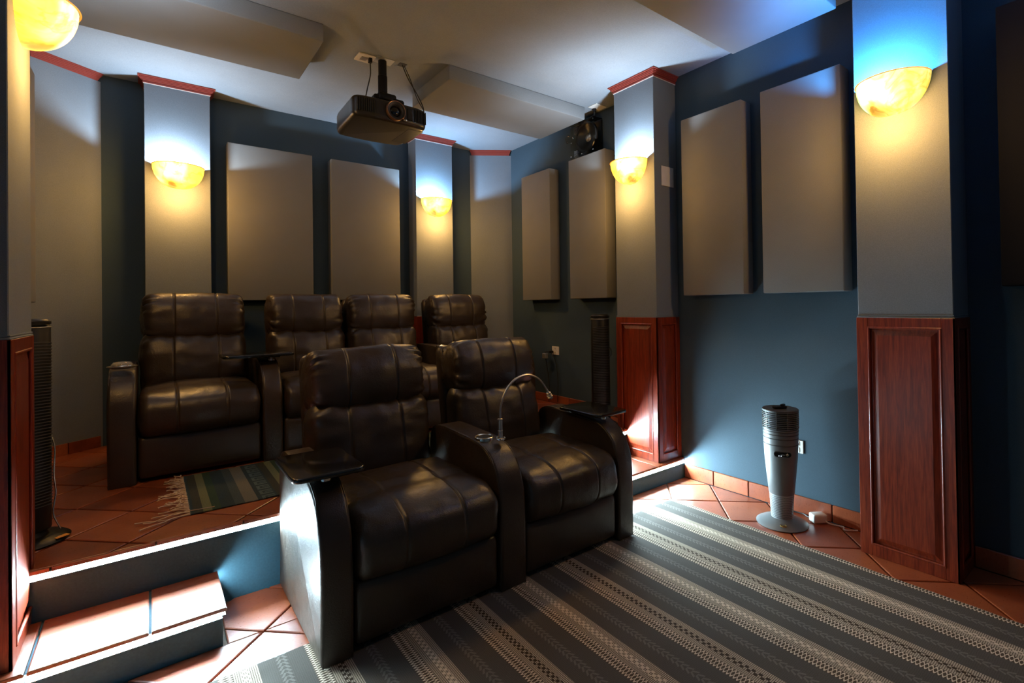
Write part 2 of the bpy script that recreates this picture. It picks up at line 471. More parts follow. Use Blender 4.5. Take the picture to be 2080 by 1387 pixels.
def inset(P, d):
    c = (sum(p[0] for p in P)/len(P), sum(p[1] for p in P)/len(P)); out = []
    n = len(P); A = sum(P[i][0]*P[(i+1) % n][1]-P[(i+1) % n][0]*P[i][1] for i in range(n))/2; s = 1 if A > 0 else -1
    for i in range(n):
        a, b, e = Vector(P[i-1]), Vector(P[i]), Vector(P[(i+1) % n])
        u = (b-a).normalized(); v = (e-b).normalized(); n1 = Vector((-u.y, u.x))*s; n2 = Vector((-v.y, v.x))*s
        k = n1+n2; k = k/max(k.dot(n1), .35); out.append(tuple(b+k*d))
    return out
def tile_piece(parent, poly, z0, z1, bev=.004):
    q = inset(poly, bev); n = len(poly)
    V = [(p[0], p[1], z0) for p in poly]+[(p[0], p[1], z1-bev*.6) for p in poly]+[(p[0], p[1], z1) for p in q]
    F = [[i, (i+1) % n, n+(i+1) % n, n+i] for i in range(n)]+[[n+i, n+(i+1) % n, 2*n+(i+1) % n, 2*n+i] for i in range(n)]+[[2*n+i for i in range(n)]]
    c = (sum(p[0] for p in poly)/n, sum(p[1] for p in poly)/n, z1)
    me = mesh('tile', ([(v[0]-c[0], v[1]-c[1], v[2]-c[2]) for v in V], F)); me.materials.append(M['tile'])
    o = bpy.data.objects.new('tile', me); COL.objects.link(o); o.parent = parent
    wl = WL[parent.name]; o.location = (c[0]-wl[0], c[1]-wl[1], c[2]-wl[2]); WL[o.name] = c
PT = .410
def diag(parent, rects, z, covers):
    g = .006
    for i in range(-14, 24):
        for j in range(0, 24):
            u0 = .955+PT*(i-8); v0 = 4.64+PT*(j-16)
            # u = x-y, v = x+y
            cs = [(u0+g, v0+g), (u0+PT-g, v0+g), (u0+PT-g, v0+PT-g), (u0+g, v0+PT-g)]
            poly = [((u+v)/2, (v-u)/2) for u, v in cs]
            for rc in rects:
                q = clip(poly, *rc)
                if not q or parea(q) < .0012: continue
                if any(all(c[0] <= p[0] <= c[1] and c[2] <= p[1] <= c[3] for p in q) for c in covers): continue
                tile_piece(parent, q, z-.013, z+random.uniform(-.0006, .0006))
FL = bpy.data.objects['floor']; PLT = bpy.data.objects['floor_platform']
RUG = (-.06, 2.59, -1.25, 2.045)
diag(FL, [(XL+.003, XW-.016, -.35, YS-.006), (XE0+.012, XE1-.012, YS-.006, YP-.008)], 0.0, [RUG, (.449, 2.02, 1.86, 2.61)])
diag(PLT, [(XL+.003, XW-.016, YP+.004, YB-.003)], ZP, [(-.17, 2.62, 3.5, 4.7)])
for st, (a, b), x0 in ((stepL, (XL+.004, XE0+.012), -.309), (stepR, (XE1-.012, XW-.004), 2.40)):
    xs = [a]+[x0+.302*k for k in range(-6, 7) if a+.03 < x0+.302*k < b-.03]+[b]
    for i in range(len(xs)-1):
        tile_piece(st, [(xs[i]+.004, YS-.012), (xs[i+1]-.004, YS-.012), (xs[i+1]-.004, YP-.012), (xs[i]+.004, YP-.012)], ZS-.012, ZS)
# nosing of the platform: long edge tiles over the riser
for k in range(12):
    x0 = XL+.004+k*.302; x1 = min(x0+.295, XW-.004)
    if x0 > XW-.05: break
    tile_piece(PLT, [(x0, YP-.012), (x1, YP-.012), (x1, YP+.002), (x0, YP+.002)], ZP-.013, ZP, .002)

# ---- baseboards (single tiles)
def baseboard(name, lab, runs):
    p = struct(name, runs[0][3], 'grout', lab)
    for a, b, mk, _ in runs:
        mk(p, a, b)
def bb_right(p, joints, z0, h=.098):
    for i in range(len(joints)-1):
        y1, y0 = joints[i]-.003, joints[i+1]+.003
        o = obj('tile', box(XW-.014, XW-.001, y0, y1, z0, z0+h, .003, 1), 'tile', p)
p = struct('baseboard_right', box(XW-.006, XW-.0005, .10, YS, 0, .09), 'grout', 'terracotta baseboard tiles along the right wall')
bb_right(p, [2.255, 2.016, 1.758, 1.505, 1.248, 1.01], 0); bb_right(p, [.62, .36, .10, -.16], 0)
bb_right(p, [4.43, 4.13, 3.83, 3.53, 3.23, 2.93, 2.69], ZP, .075)
p = struct('baseboard_left', box(XL+.0005, XL+.006, 2.70, 4.44, ZP, ZP+.07), 'grout', 'terracotta baseboard tiles at the left platform corner')
for i in range(5): obj('tile', box(XL+.001, XL+.014, 2.72+i*.33, 2.72+i*.33+.323, ZP, ZP+.075, .003, 1), 'tile', p)
da = Vector((DL[0][0], DL[0][1])); db = Vector((DL[1][0], DL[1][1])); dd = (db-da).normalized(); dn = Vector((dd.y, -dd.x))
for k in range(2):
    A = da+dd*(.01+k*.19); B = A+dd*.183; q = [A, B, B+dn*.013, A+dn*.013]
    obj('tile', prism_z([(v.x, v.y) for v in q], ZP, ZP+.075), 'tile', p)

# ================================================================== PILASTERS
def pilaster(side, uc, label, zb, zw, depth, panels=True):
    if side == 'right': f = lambda u, n, z: (XW-n, uc+u, z)
    elif side == 'left': f = lambda u, n, z: (XL+n, uc+u, z)
    else: f = lambda u, n, z: (uc+u, YB-n, z)
    mp = lambda g: xf(g, lambda v: f(*v))
    h = CW/2
    t = thing('pilaster', f(0, depth/2, zb), label, 'pilaster', 'fabric pilasters along the walls')
    obj('shaft', mp(box(-h, h, 0, depth, zw, ZC-.049, .003, 1)), 'column', t)
    obj('crown_moulding', mp(join(*[box(-h-e, h+e, 0, depth+e, ZC-.049+k*.0081, ZC-.049+(k+1)*.0081) for k, e in enumerate((.006, .004, .012, .018, .023, .032))])), 'crownwood', t)
    obj('bead', mp(join(box(-h-.003, h+.003, 0, depth+.003, ZC-.053, ZC-.0485))), 'white', t)
    w1 = mp(tube([(-h, .01, zw+.003), (-h-.002, depth, zw+.003), (-h, depth+.002, zw+.003), (h, depth+.002, zw+.003), (h+.002, depth, zw+.003), (h, .01, zw+.003)], .0035, 6))
    w2 = mp(tube([(-h, .01, zw+.011), (-h, depth+.001, zw+.011), (h, depth+.001, zw+.011), (h, .01, zw+.011)], .003, 6))
    obj('welt', join(w1, w2), 'column', t, 60)
    e = .006
    obj('base_core', mp(box(-h+.004, h-.004, 0, depth-.004, zb, zw)), 'wood', t)
    # framed and raised panels on the room side and the camera side
    faces = [('front', -h, h)]
    if panels: faces.append(('side', 0, depth))
    for kind, a, b in faces:
        if kind == 'front': g = lambda u, n, z: f(u, depth+n, z)
        else: g = lambda u, n, z: f(-h-n, u, z)
        mg = lambda q: xf(q, lambda v: g(*v))
        s = .045 if kind == 'front' else .04
        a2, b2 = a-(.0 if kind == 'side' else e), b+e
        top, bot = .045, (.055 if side == 'right' and zb == 0 else .05)
        obj('stile', mg(box(a2, a+s, -.004, e, zb, zw, .0015, 1)), 'wood', t)
        obj('stile', mg(box(b-s, b2, -.004, e, zb, zw, .0015, 1)), 'wood', t)
        obj('rail', mg(box(a+s, b-s, -.004, e, zw-top, zw, .0015, 1)), 'wood', t)
        obj('rail', mg(box(a+s, b-s, -.004, e, zb, zb+bot, .0015, 1)), 'wood', t)
        # moulding: mitred half round bars
        u0, u1, z0, z1 = a+s, b-s, zb+bot, zw-top
        r = .006
        bars = [tube([(u0+.003, e*.6, z0), (u0+.003, e*.6, z1)], r, 8), tube([(u1-.003, e*.6, z0), (u1-.003, e*.6, z1)], r, 8),
                tube([(u0, e*.6, z0+.003), (u1, e*.6, z0+.003)], r, 8), tube([(u0, e*.6, z1-.003), (u1, e*.6, z1-.003)], r, 8)]
        for bar in bars: obj('moulding', mg(bar), 'wood', t, 60)
        # raised field with sloped rim
        i1, i2 = .016, .040
        V = [(u0+i1, -.004, z0+i1), (u1-i1, -.004, z0+i1), (u1-i1, -.004, z1-i1), (u0+i1, -.004, z1-i1),
             (u0+i2, .003, z0+i2), (u1-i2, .003, z0+i2), (u1-i2, .003, z1-i2), (u0+i2, .003, z1-i2)]
        F = [[0, 1, 5, 4], [1, 2, 6, 5], [2, 3, 7, 6], [3, 0, 4, 7], [4, 5, 6, 7]]
        obj('raised_panel', mg((V, F)), 'wood', t)
    return t
pilaster('right', .817, 'large pilaster at the right, standing on the main floor beside the heater', 0, 1.168, DC)
pilaster('right', 2.485, 'pilaster on the right wall where the lit low step ends', ZS, 1.156, DC)
pilaster('left', 2.485, 'pilaster cut by the left photo edge, above the lit steps', ZS, 1.168, DC)
pilaster('back', .165, 'pilaster on back wall left of the acoustic panels', ZP, 1.168, DCB, False)
pilaster('back', 2.165, 'pilaster on back wall right of the acoustic panels, under the projector', ZP, 1.168, DCB, False)

# ================================================================== SCONCES
def sconce(side, uc, depth, label, seed, boff, bcol, bw=1.0, bowl=1.0, Z=2.292):
    if side == 'right': f = lambda u, n, z: (XW-depth-n, uc+u, z)
    elif side == 'left': f = lambda u, n, z: (XL+depth+n, uc+u, z)
    else: f = lambda u, n, z: (uc+u, YB-depth-n, z)
    t = thing('wall_sconce', f(0, 0, Z-.157), label, 'wall lamp', 'amber alabaster wall lamps')
    RR, D, H = .153, .150, .158
    V, F = [], []; na, nb = 36, 16
    for j in range(nb+1):
        b = (math.pi/2)*j/nb; s = max(math.cos(b), 0)**.82; z = Z-H*math.sin(b)**1.06
        for i in range(na+1):
            a = math.pi*i/na; ca = math.cos(a); sa = math.sin(a)
            V.append(f(RR*ca*s, -.002+D*sa**.94*s, z))
    for j in range(nb):
        for i in range(na): F.append([j*(na+1)+i, j*(na+1)+i+1, (j+1)*(na+1)+i+1, (j+1)*(na+1)+i])
    m = alabaster(seed)
    for nd in m.node_tree.nodes:
        if nd.type == 'EMISSION': nd.inputs[1].default_value = BOWL_E*bowl
    o = obj('bowl', (V, F), m, t, 179)
    rim = [f(RR*math.cos(math.pi*i/36), .003+D*max(math.sin(math.pi*i/36), 0)**.94, Z) for i in range(37)]
    obj('rim', tube(rim, .0028, 6), m, t, 60)
    obj('backplate', xf(box(-.05, .05, .0005, .006, Z-.09, Z-.02, .002, 1), lambda v: f(*v)), 'white', t)
    obj('lamp_socket', xf(lathe([(0, Z-.10), (.017, Z-.10), (.017, Z-.075), (.012, Z-.072), (0, Z-.072)], 14, (boff, .075, 0)), lambda v: f(*v)), 'white', t, 40)
    ld = bpy.data.lights.new('bulb', 'POINT'); ld.energy = BULB_W*bw; ld.color = bcol; ld.shadow_soft_size = .018
    lo = bpy.data.objects.new('bulb', ld); COL.objects.link(lo); lo.parent = t
    p = f(boff, .088, Z-.048); lo.location = (p[0]-t.location.x, p[1]-t.location.y, p[2]-t.location.z)
    ld = bpy.data.lights.new('amber_fill', 'POINT'); ld.energy = AMBER_W*bowl; ld.color = (1.0, .53, .145); ld.shadow_soft_size = .08  # added fill light hung below the bowl to brighten walls and seats
    lo = bpy.data.objects.new('amber_fill', ld); COL.objects.link(lo); lo.parent = t
    p = f(0, .17, Z-H-.05); lo.location = (p[0]-t.location.x, p[1]-t.location.y, p[2]-t.location.z)
    return t
COOL, BLUE = (.62, .82, 1.0), (.22, .58, 1.0)
sconce('right', .838, DC, 'glowing amber bowl lamp on the large right pilaster', 1, .055, (.05, .36, 1.0), 1.8)
sconce('right', 2.510, DC, 'glowing amber bowl lamp on the pilaster behind the front seats', 2, -.05, COOL)
sconce('left', 2.515, DC, 'glowing amber bowl lamp at the top left photo corner', 3, .0, COOL, 1.0, Z=2.345)
sconce('back', .166, DCB, 'glowing amber bowl lamp on the back wall, left of the panels', 5, -.04, COOL)
sconce('back', 2.176, DCB, 'glowing amber bowl lamp on the back wall, right of the panels', 6, -.05, (.35, .66, 1.0), 1.1)

# ================================================================== ACOUSTIC PANELS
PB, PTOP, PP = 1.3065, 2.531, .116
def fpanel(x0, x1, y0, y1, z0, z1, label, grp, mat='panel'):
    g = box(x0, x1, y0, y1, z0, z1, .006, 3)
    c = ((x0+x1)/2, (y0+y1)/2, z0)
    return tag(obj('acoustic_panel' if mat == 'panel' else 'ceiling_panel', g, mat, None, 50, c), label, 'acoustic panel', grp)
G1 = 'grey fabric acoustic panels on the walls'
fpanel(XW-PP, XW-.002, 1.703, 2.162, PB, PTOP, 'grey wall panel right beside the pilaster with the wall plate', G1)
fpanel(XW-PP, XW-.002, 1.121, 1.577, PB, PTOP, 'grey wall panel above the tower heater, largest of the right wall panels in view', G1)
fpanel(XW-PP, XW-.002, 2.915, 3.372, PB, PTOP, 'grey wall panel under the clear boxed speaker', G1)
fpanel(XW-PP, XW-.002, 3.643, 4.096, PB, PTOP, 'grey wall panel nearest the right back corner', G1)
fpanel(XW-PP, XW-.002, .037, .485, PB, PTOP, 'black fabric wall panel at the right photo edge', G1).data.materials[0] = fabric('black_panel_fabric', (.012, .013, .017))
fpanel(.47, 1.077, YB-PP, YB-.002, PB+.02, PTOP+.02, 'wide grey panel on back wall, behind the first two back row seats', G1)
fpanel(1.227, 1.835, YB-PP, YB-.002, PB+.02, PTOP+.02, 'wide grey panel on back wall with a blue lit corner', G1)
fpanel(XL+.002, XL+PP, 3.365, 3.822, PB, PTOP, 'grey wall panel barely showing past the left pilaster', G1)
G2 = 'fabric panels hung under the ceiling'
fpanel(-.43, .795, 3.088, 3.698, 2.803, ZC-.001, 'grey ceiling panel left of the projector', G2, 'cloud')
fpanel(1.597, 2.846, 3.088, 3.705, 2.803, ZC-.001, 'grey ceiling panel right of the projector', G2, 'cloud')
fpanel(1.63, 2.848, 1.113, 1.722, 2.803, ZC-.001, 'grey ceiling panel at the top right with a bright blue end', G2, 'cloud')

# ================================================================== LED STRIPS
def led(label, a, b, nrm, z, hh=.011, mat='led'):
    """aluminium channel from a to b (xy), opening towards nrm, with the emitting line recessed inside"""
    a = Vector(a); b = Vector(b); n = Vector(nrm); 
    t = thing('led_strip', ((a.x+b.x)/2, (a.y+b.y)/2, z-hh), label, 'light strip', 'white light strips under the step edges')
    def slab(n0, n1, z0, z1):
        q = [a+n*n0, b+n*n0, b+n*n1, a+n*n1]; return prism_z([(v.x, v.y) for v in q], z0, z1)
    obj('channel', join(slab(.0005, .0105, z+hh, z+hh+.0015), slab(.0005, .0105, z-hh-.0015, z-hh), slab(.0003, .0012, z-hh, z+hh)), 'alu', t)
    q0, q1 = a+n*.0020, b+n*.0020
    e = .0055
    V = [(q0.x, q0.y, z-e), (q1.x, q1.y, z-e), (q1.x, q1.y, z+e), (q0.x, q0.y, z+e)]
    V += [(v[0]-n.x*.0006, v[1]-n.y*.0006, v[2]) for v in V]
    F = [[0, 1, 2, 3], [7, 6, 5, 4], [0, 1, 5, 4], [2, 3, 7, 6]]
    obj('led_line', (V, F), mat, t)
    return t
led('white light strip along the upper platform edge', (XL+.01, YP), (XW-.01, YP), (0, -1), ZP-.025)
led('white light strip along the lower left step edge', (XL+.01, YS+.004), (XE0-.006, YS+.004), (0, -1), ZS-.025)
led('white light strip on the step end facing the front left seat', (XE0-.004, YS+.012), (XE0-.004, YP-.012), (1, 0), ZS-.025, mat='led_end')
led('white light strip along the lower right step edge', (XE1+.006, YS+.004), (XW-.01, YS+.004), (0, -1), ZS-.025)

# ================================================================== RECLINERS
def recliner(label, x0, x1, yf, zb, arms, head_y, row, rec=0, seed=0, trays=(), cups=()):
    """x0..x1: seat between the arms; arms: list of (xa, xb)"""
    xc = (x0+x1)/2; s = x1-x0
    t = thing('theater_recliner', (xc, yf+.37, zb), label, 'recliner', row)
    W = lambda x, y, z: (x, yf+y, zb+z)
    # frame under the seat
    obj('base', box(x0+.004, x1-.004, yf+.06, yf+.71, zb+.012, zb+.24, .01), 'liner', t)
    # footrest front
    def dfoot(Q, P, n):
        return P + n*(0.010*np.clip(1-Q[:, 0]**2, 0, 1)*np.clip(1-Q[:, 2]**2, 0, 1))[:, None] + n*(.002*nz_(P, 9, seed))[:, None]
    P, F, Q = cushion(s-.012, .05, .225, (.02, .02, .03), dfoot, ny=6, nz=10, seams=())
    obj('footrest', ([W(xc+p[0], .035+p[1], .135+p[2]) for p in P], F), 'leather', t, 179)
    def seams(part, P, Q, put, vals, ring):
        for sv in vals:
            k = np.where(np.abs(Q[:, 0]-sv) < 1e-5)[0]
            if not len(k): continue
            ang = np.arctan2(Q[k, 2], Q[k, 1]); k = k[np.argsort(ang)]
            sel = [i for i in k if ring(Q[i])]
            if len(sel) < 4: continue
            # rotate so that the open gap is at the ends
            a = [math.atan2(Q[i, 2], Q[i, 1]) for i in sel]; gaps = [(a[(i+1) % len(a)]-a[i]) % (2*math.pi) for i in range(len(a))]
            g = int(np.argmax(gaps)); sel = sel[g+1:]+sel[:g+1]
            obj('seam', tube([put(P[i]) for i in sel], .0016, 5), 'seam', part, 60)
    # seat cushion
    def dseat(Q, P, n):
        q0, q1, q2 = Q[:, 0], Q[:, 1], Q[:, 2]
        top = soft(.2, 1, n[:, 2])
        b = .030*(1-q0**2)*soft(-1.05, -.2, -np.abs(q1))*top + .022*(1-q0**2)*soft(.2, 1, -n[:, 1])
        b -= .012*np.exp(-((q1+.25)/.11)**2)*top*(1-.5*q0**2)
        for sv in (-.40, .40): b -= .0055*np.exp(-((q0-sv)/.018)**2)
        edge = soft(.80, 1, np.abs(q0)); an = np.arctan2(P[:, 2], P[:, 1])
        b += .0035*edge*np.sin(an*17+seed)*(1-soft(.97, 1, np.abs(q0)))
        b += .006*nz_(P, 7, seed)+.003*nz_(P, 19, seed+3)
        return P+n*b[:, None]
    P, F, Q = cushion(s-.004, .66, .245, (.035, .115, .105), dseat, ny=26, nz=14)
    ps = lambda p: W(xc+p[0], .305+p[1], .350+p[2])
    o = obj('seat_cushion', ([ps(p) for p in P], F), 'leather', t, 179)
    seams(o, P, Q, ps, (-.40, .40), lambda q: q[1] < .5 and not (q[2] < -.99 and q[1] > -.8))
    ca, sa = math.cos(rec), math.sin(rec)
    def lean(p, cy, cz):                                     # lean the back about the x axis
        y, z = p[1], p[2]; return W(xc+p[0], cy+y*ca+z*sa, cz-y*sa+z*ca)
    # lumbar cushion
    def dback(Q, P, n):
        q0, q1, q2 = Q[:, 0], Q[:, 1], Q[:, 2]; fr = soft(.0, 1, -n[:, 1])
        b = .045*(1-np.abs(q0)**2.5)*(1-np.abs(q2)**2.5)*fr
        for sv in (-.42, .42): b -= .006*np.exp(-((q0-sv)/.018)**2)*soft(-.2, .4, -n[:, 1])
        edge = soft(.66, .96, np.abs(q0)); b += .0055*edge*np.sin(P[:, 2]*95+np.sin(q0*5+seed)*1.2)*fr*soft(-.2, .9, np.abs(q2))
        topw = soft(.55, .95, q2); b += .006*topw*np.sin(P[:, 0]*60+seed)*fr
        b += .010*nz_(P, 5, seed+1)+.005*nz_(P, 14, seed+5)+.006*nz_(P*np.array([.5, 1, 1.6]), 16, seed+9)*fr
        return P+n*b[:, None]
    P, F, Q = cushion(s-.016, .18, .43, (.06, .08, .10), dback, seams=(-.42, .42), ny=10, nz=24)
    pb = lambda p: lean(p, head_y-.045, .575)
    o = obj('back_cushion', ([pb(p) for p in P], F), 'leather', t, 179)
    seams(o, P, Q, pb, (-.42, .42), lambda q: q[1] < -.5 and abs(q[2]) < .95)
    # head pillow
    def dhead(Q, P, n):
        q0, q1, q2 = Q[:, 0], Q[:, 1], Q[:, 2]; fr = soft(-.3, .8, -n[:, 1])
        b = .028*(1-np.abs(q0)**3)*(.4+.6*fr)
        for sv in (-.40, .40): b -= .006*np.exp(-((q0-sv)/.017)**2)
        edge = soft(.60, .92, np.abs(q0))*(1-.6*soft(.965, 1, np.abs(q0))); an = np.arctan2(P[:, 2], P[:, 1])
        b += .0115*edge*np.sin(an*17+seed*2+np.sin(an*5+seed)*1.5)*(.55+.45*np.sin(an*3+seed))
        b += .008*nz_(P, 6, seed+2)+.004*nz_(P, 16, seed+7)
        return P+n*b[:, None]
    P, F, Q = cushion(s-.022, .215, .290, (.05, .1, .125), dhead, ny=14, nz=20)
    ph = lambda p: lean(p, head_y+.02, .882)
    o = obj('head_pillow', ([ph(p) for p in P], F), 'leather', t, 179)
    seams(o, P, Q, ph, (-.40, .40), lambda q: not (q[1] > .8 and q[2] < .5) and q[2] > -.99)
    # shell behind the cushions
    P, F, Q = cushion(s-.05, .10, .66, (.04, .045, .05), None, seams=(), ny=6, nz=12)
    obj('back_shell', ([lean(p, head_y+.125, .68) for p in P], F), 'leather', t, 179)
    prof = spline([(.008, .0, 0), (.0, .02, 0), (-.004, .20, 0), (.0, .40, 0), (.022, .49, 0), (.06, .555, 0), (.125, .605, 0), (.21, .628, 0), (.36, .636, 0), (.52, .640, 0), (.61, .636, 0), (.675, .610, 0), (.706, .55, 0), (.713, .45, 0), (.715, .2, 0), (.715, .0, 0)], 3)
    prof = [(p[0], p[1]) for p in prof]
    for xa, xb in arms:
        g = pillow(prof, xa, xb, .015, 4, lambda a, b, w: W(w, a, b*.972))
        V = np.array(g[0]); dv = .004*nz_(V, 6, seed)
        V[:, 0] += dv*np.where(V[:, 0] > (xa+xb)/2, 1, -1)
        arm = obj('arm', (V.tolist(), g[1]), 'leather', t, 50)
        for xe in (xa+.006, xb-.006):
            obj('piping', tube([W(xe, p[0]+(.006 if 0 < i < 14 else .0), p[1]*.972-(.003 if i > 8 else 0)) for i, p in enumerate(prof[2:36])], .0028, 6), 'leather', arm, 60)
    for cx, cy in cups:
        z = zb+.614
        ch = obj('cup_holder', lathe([(.031, z-.045), (.036, z-.004), (.037, z+.006), (.043, z+.009), (.047, z+.006), (.048, z-.012)], 28, (cx, cy, 0)), 'chrome', t, 40)
        obj('cup_well', lathe([(0, z+.0015), (.0355, z+.0015), (.036, z-.002)], 28, (cx, cy, 0)), 'blackmatte', ch, 40)
    for (tx0, tx1, ty0, ty1, sx, sy) in trays:
        z = zb+.643
        tr = obj('tray', pillow(rrect(tx0, tx1, ty0, ty1, .035), z-.009, z+.009, .006, 3, lambda a, b, w: (a, b, w)), 'trayglass', t, 40)
        obj('tray_post', lathe([(.0, z-.04), (.020, z-.04), (.020, z-.03), (.011, z-.027), (.011, z-.008), (0, z-.008)], 18, (sx, sy, 0)), 'chrome', tr, 40)
        obj('tray_hinge', box(sx-.045, sx+.045, sy-.03, sy+.03, z-.020, z-.0095, .003, 2), 'black', tr, 40)
    return t
FR, BR = 'front row leather recliners', 'back row leather recliners'
recliner('black leather front recliner at left, its outer arm side lit by the step lights', .562, 1.178, 1.856, .0108, [(.449, .560)], .775, FR, R(9), 1,
         trays=[(.378, .627, 1.905, 2.265, .505, 2.0)])
recliner('black leather front recliner holding the gooseneck lamp on its arm', 1.316, 1.908, 1.856, .0108, [(1.180, 1.314), (1.910, 2.024)], .775, FR, R(9), 4,
         trays=[(1.85, 2.092, 1.945, 2.285, 1.97, 2.03)], cups=[(1.238, 2.085)])
YR = 3.50
recliner('black leather back row recliner at far left, with the glass dish on its arm', -.062, .530, YR, ZP, [(-.182, -.064), (.532, .640)], .63, BR, R(7), 7,
         trays=[(.335, .725, 3.56, 3.81, .606, 3.66)])
recliner('black leather back row recliner, second from the left', .642, 1.188, YR, ZP, [], .63, BR, R(7), 10)
recliner('black leather back row recliner, third from the left', 1.192, 1.775, YR, ZP, [(1.777, 1.88)], .63, BR, R(7), 13, cups=[(1.829, 3.72)])
recliner('black leather back row recliner at far right near the slanted corner', 1.890, 2.47, YR, ZP, [(2.472, 2.60)], .63, BR, R(7), 16, cups=[(2.536, 3.70)])

# ================================================================== RUGS
def slab_rug(nm, x0, x1, y0, y1, z, h, mat, label, cat, amp=.0015):
    nx, ny = 60, 70; V, F = [], []
    def zz(x, y): return z+h+amp*noise.noise(Vector((x*5, y*4, 3)))
    for j in range(ny+1):
        for i in range(nx+1):
            x = x0+(x1-x0)*i/nx; y = y0+(y1-y0)*j/ny
            ex = .004*noise.noise(Vector((x*7, y*7, 9))); V.append((x+(ex if i in (0, nx) else 0), y+(ex if j in (0, ny) else 0), zz(x, y)))
    n = len(V); V += [(v[0], v[1], z+.0005) for v in V]
    W = nx+1
    for j in range(ny):
        for i in range(nx): F.append([j*W+i, j*W+i+1, (j+1)*W+i+1, (j+1)*W+i])
    bd = [i for i in range(nx)]+[nx+j*W for j in range(ny)]+[ny*W+nx-i for i in range(nx)]+[(ny-j)*W for j in range(ny)]
    for k in range(len(bd)): a, b = bd[k], bd[(k+1) % len(bd)]; F.append([a, b, b+n, a+n])
    F.append([i+n for i in bd][::-1])
    used = sorted({i for f in F for i in f}); mp = {o_: k for k, o_ in enumerate(used)}
    V = [V[i] for i in used]; F = [[mp[i] for i in f] for f in F]
    return tag(obj(nm, (V, F), mat, None, 40), label, cat)
slab_rug('area_rug', RUG[0], RUG[1], RUG[2], RUG[3], 0.0, .009, 'rug', 'large woven rug with grey and cream patterned stripes under the front seats', 'rug')
rn = thing('fringed_runner', (.8, 3.13, ZP), 'small dark striped runner with cream fringe before the back row', 'rug')
def runner():
    V, F = box(.135, 1.9, 2.822, 3.492, ZP+.0008, ZP+.007, .002, 1); return V, F
obj('woven_field', runner(), 'runner', rn)
fr = []
for k in range(52):
    y = 2.826+k*.0128+random.uniform(-.004, .004); L = random.choice((.05, .07, .09, .12)) if y < 3.2 else random.uniform(.05, .09)
    if y < 2.87: L = random.uniform(.14, .22)
    pts = [(.137, y, ZP+.005)]; a = math.pi+random.uniform(-.45, .25)
    x_, y_ = .137, y
    for q in range(6):
        a += random.uniform(-.55, .55); x_ += math.cos(a)*L/6; y_ += math.sin(a)*L/6
        pts.append((x_, y_, ZP+.004+random.uniform(0, .006)))
    fr.append(tube(spline(pts, 3), [.0032]*(18)+[.004], 5))
fr.append(tube([(.137, 2.865, ZP+.009), (.19, 2.852, ZP+.0095), (.23, 2.846, ZP+.010)], .002, 5))
f = obj('fringe', join(*fr), 'twine', rn, 60); f['kind'] = 'stuff'

# ================================================================== PROJECTOR
pj = thing('projector', (1.20, 3.32, 2.42), 'black ceiling projector hanging with its lens towards the room', 'projector')
def pbody():
    # plan outline: bowed front, rounded tail
    out = spline([(.965, 3.20, 0), (.965, 3.13, 0), (.995, 3.098, 0), (1.08, 3.085, 0), (1.20, 3.082, 0), (1.32, 3.085, 0), (1.405, 3.098, 0), (1.437, 3.13, 0), (1.440, 3.20, 0), (1.438, 3.42, 0), (1.42, 3.52, 0), (1.37, 3.55, 0), (1.20, 3.565, 0), (1.03, 3.55, 0), (.985, 3.52, 0), (.968, 3.42, 0)], 5)[:-1]
    g = pillow([(p[0], p[1]) for p in out], 2.425, 2.558, .028, 5, lambda a, b, w: (a, b, w))
    return g
sh = obj('housing', pbody(), 'projector', pj, 45)
for sx0, sx1, nm in ((.985, 1.085, 'vent_slat'), (1.335, 1.425, 'vent_slat')):
    k = 0
    for i in range(9):
        x = sx0+(sx1-sx0)*i/8; yy = 3.083+.016*((abs(x-1.2)-.12)/.11)**2 if abs(x-1.2) > .12 else 3.083
        obj(nm, box(x-.002, x+.002, yy-.004, yy+.012, 2.455, 2.535), 'blackmatte', sh)
lc = (1.215, 0, 2.492)
obj('lens_ring', lathe([(.061, 3.085), (.061, 3.060), (.0585, 3.056), (.0560, 3.058), (.055, 3.085)], 40, lc, 'y'), 'copper', pj, 40)
lb = obj('lens_barrel', lathe([(.0562, 3.09), (.0555, 3.060), (.046, 3.062), (.038, 3.070), (.034, 3.09)], 40, lc, 'y'), 'blackmatte', pj, 40)
obj('lens_glass', lathe([(.035, 3.082), (.024, 3.074), (.012, 3.070), (0, 3.069)], 32, lc, 'y'), 'lens', lb, 179)
obj('front_window', box(1.295, 1.332, 3.078, 3.088, 2.455, 2.53, .003), 'lens', pj)
obj('lens_latch', box(1.262, 1.286, 3.068, 3.084, 2.440, 2.452, .003), 'chrome', pj)
obj('air_filter_cover', box(1.33, 1.43, 3.15, 3.45, 2.4235, 2.427, .001, 1), 'projector', pj)
obj('mount_pole', join(lathe([(.0, 2.625), (.030, 2.625), (.030, 2.80), (.027, 2.803), (.027, ZC-.004), (0, ZC-.004)], 22, (1.222, 3.315, 0))), 'black', pj, 40)
obj('mount_head', join(box(1.155, 1.275, 3.20, 3.36, 2.600, 2.652, .016, 3), lathe([(0, 2.557), (.06, 2.557), (.064, 2.575), (.052, 2.602), (0, 2.602)], 24, (1.215, 3.27, 0)), box(1.245, 1.325, 3.19, 3.30, 2.562, 2.625, .018, 3), box(1.13, 1.17, 3.21, 3.28, 2.575, 2.635, .012, 3)), 'black', pj, 40)
obj('ceiling_plate', box(1.17, 1.29, 3.265, 3.355, ZC-.004, ZC-.0005, .001, 1), 'alu', pj)
ol = thing('ceiling_outlet', (1.115, 3.34, ZC), 'cream power outlet on the ceiling beside the projector pole', 'outlet')
obj('cover_plate', box(1.06, 1.17, 3.285, 3.395, ZC-.010, ZC-.0005, .003, 2), 'white', ol)
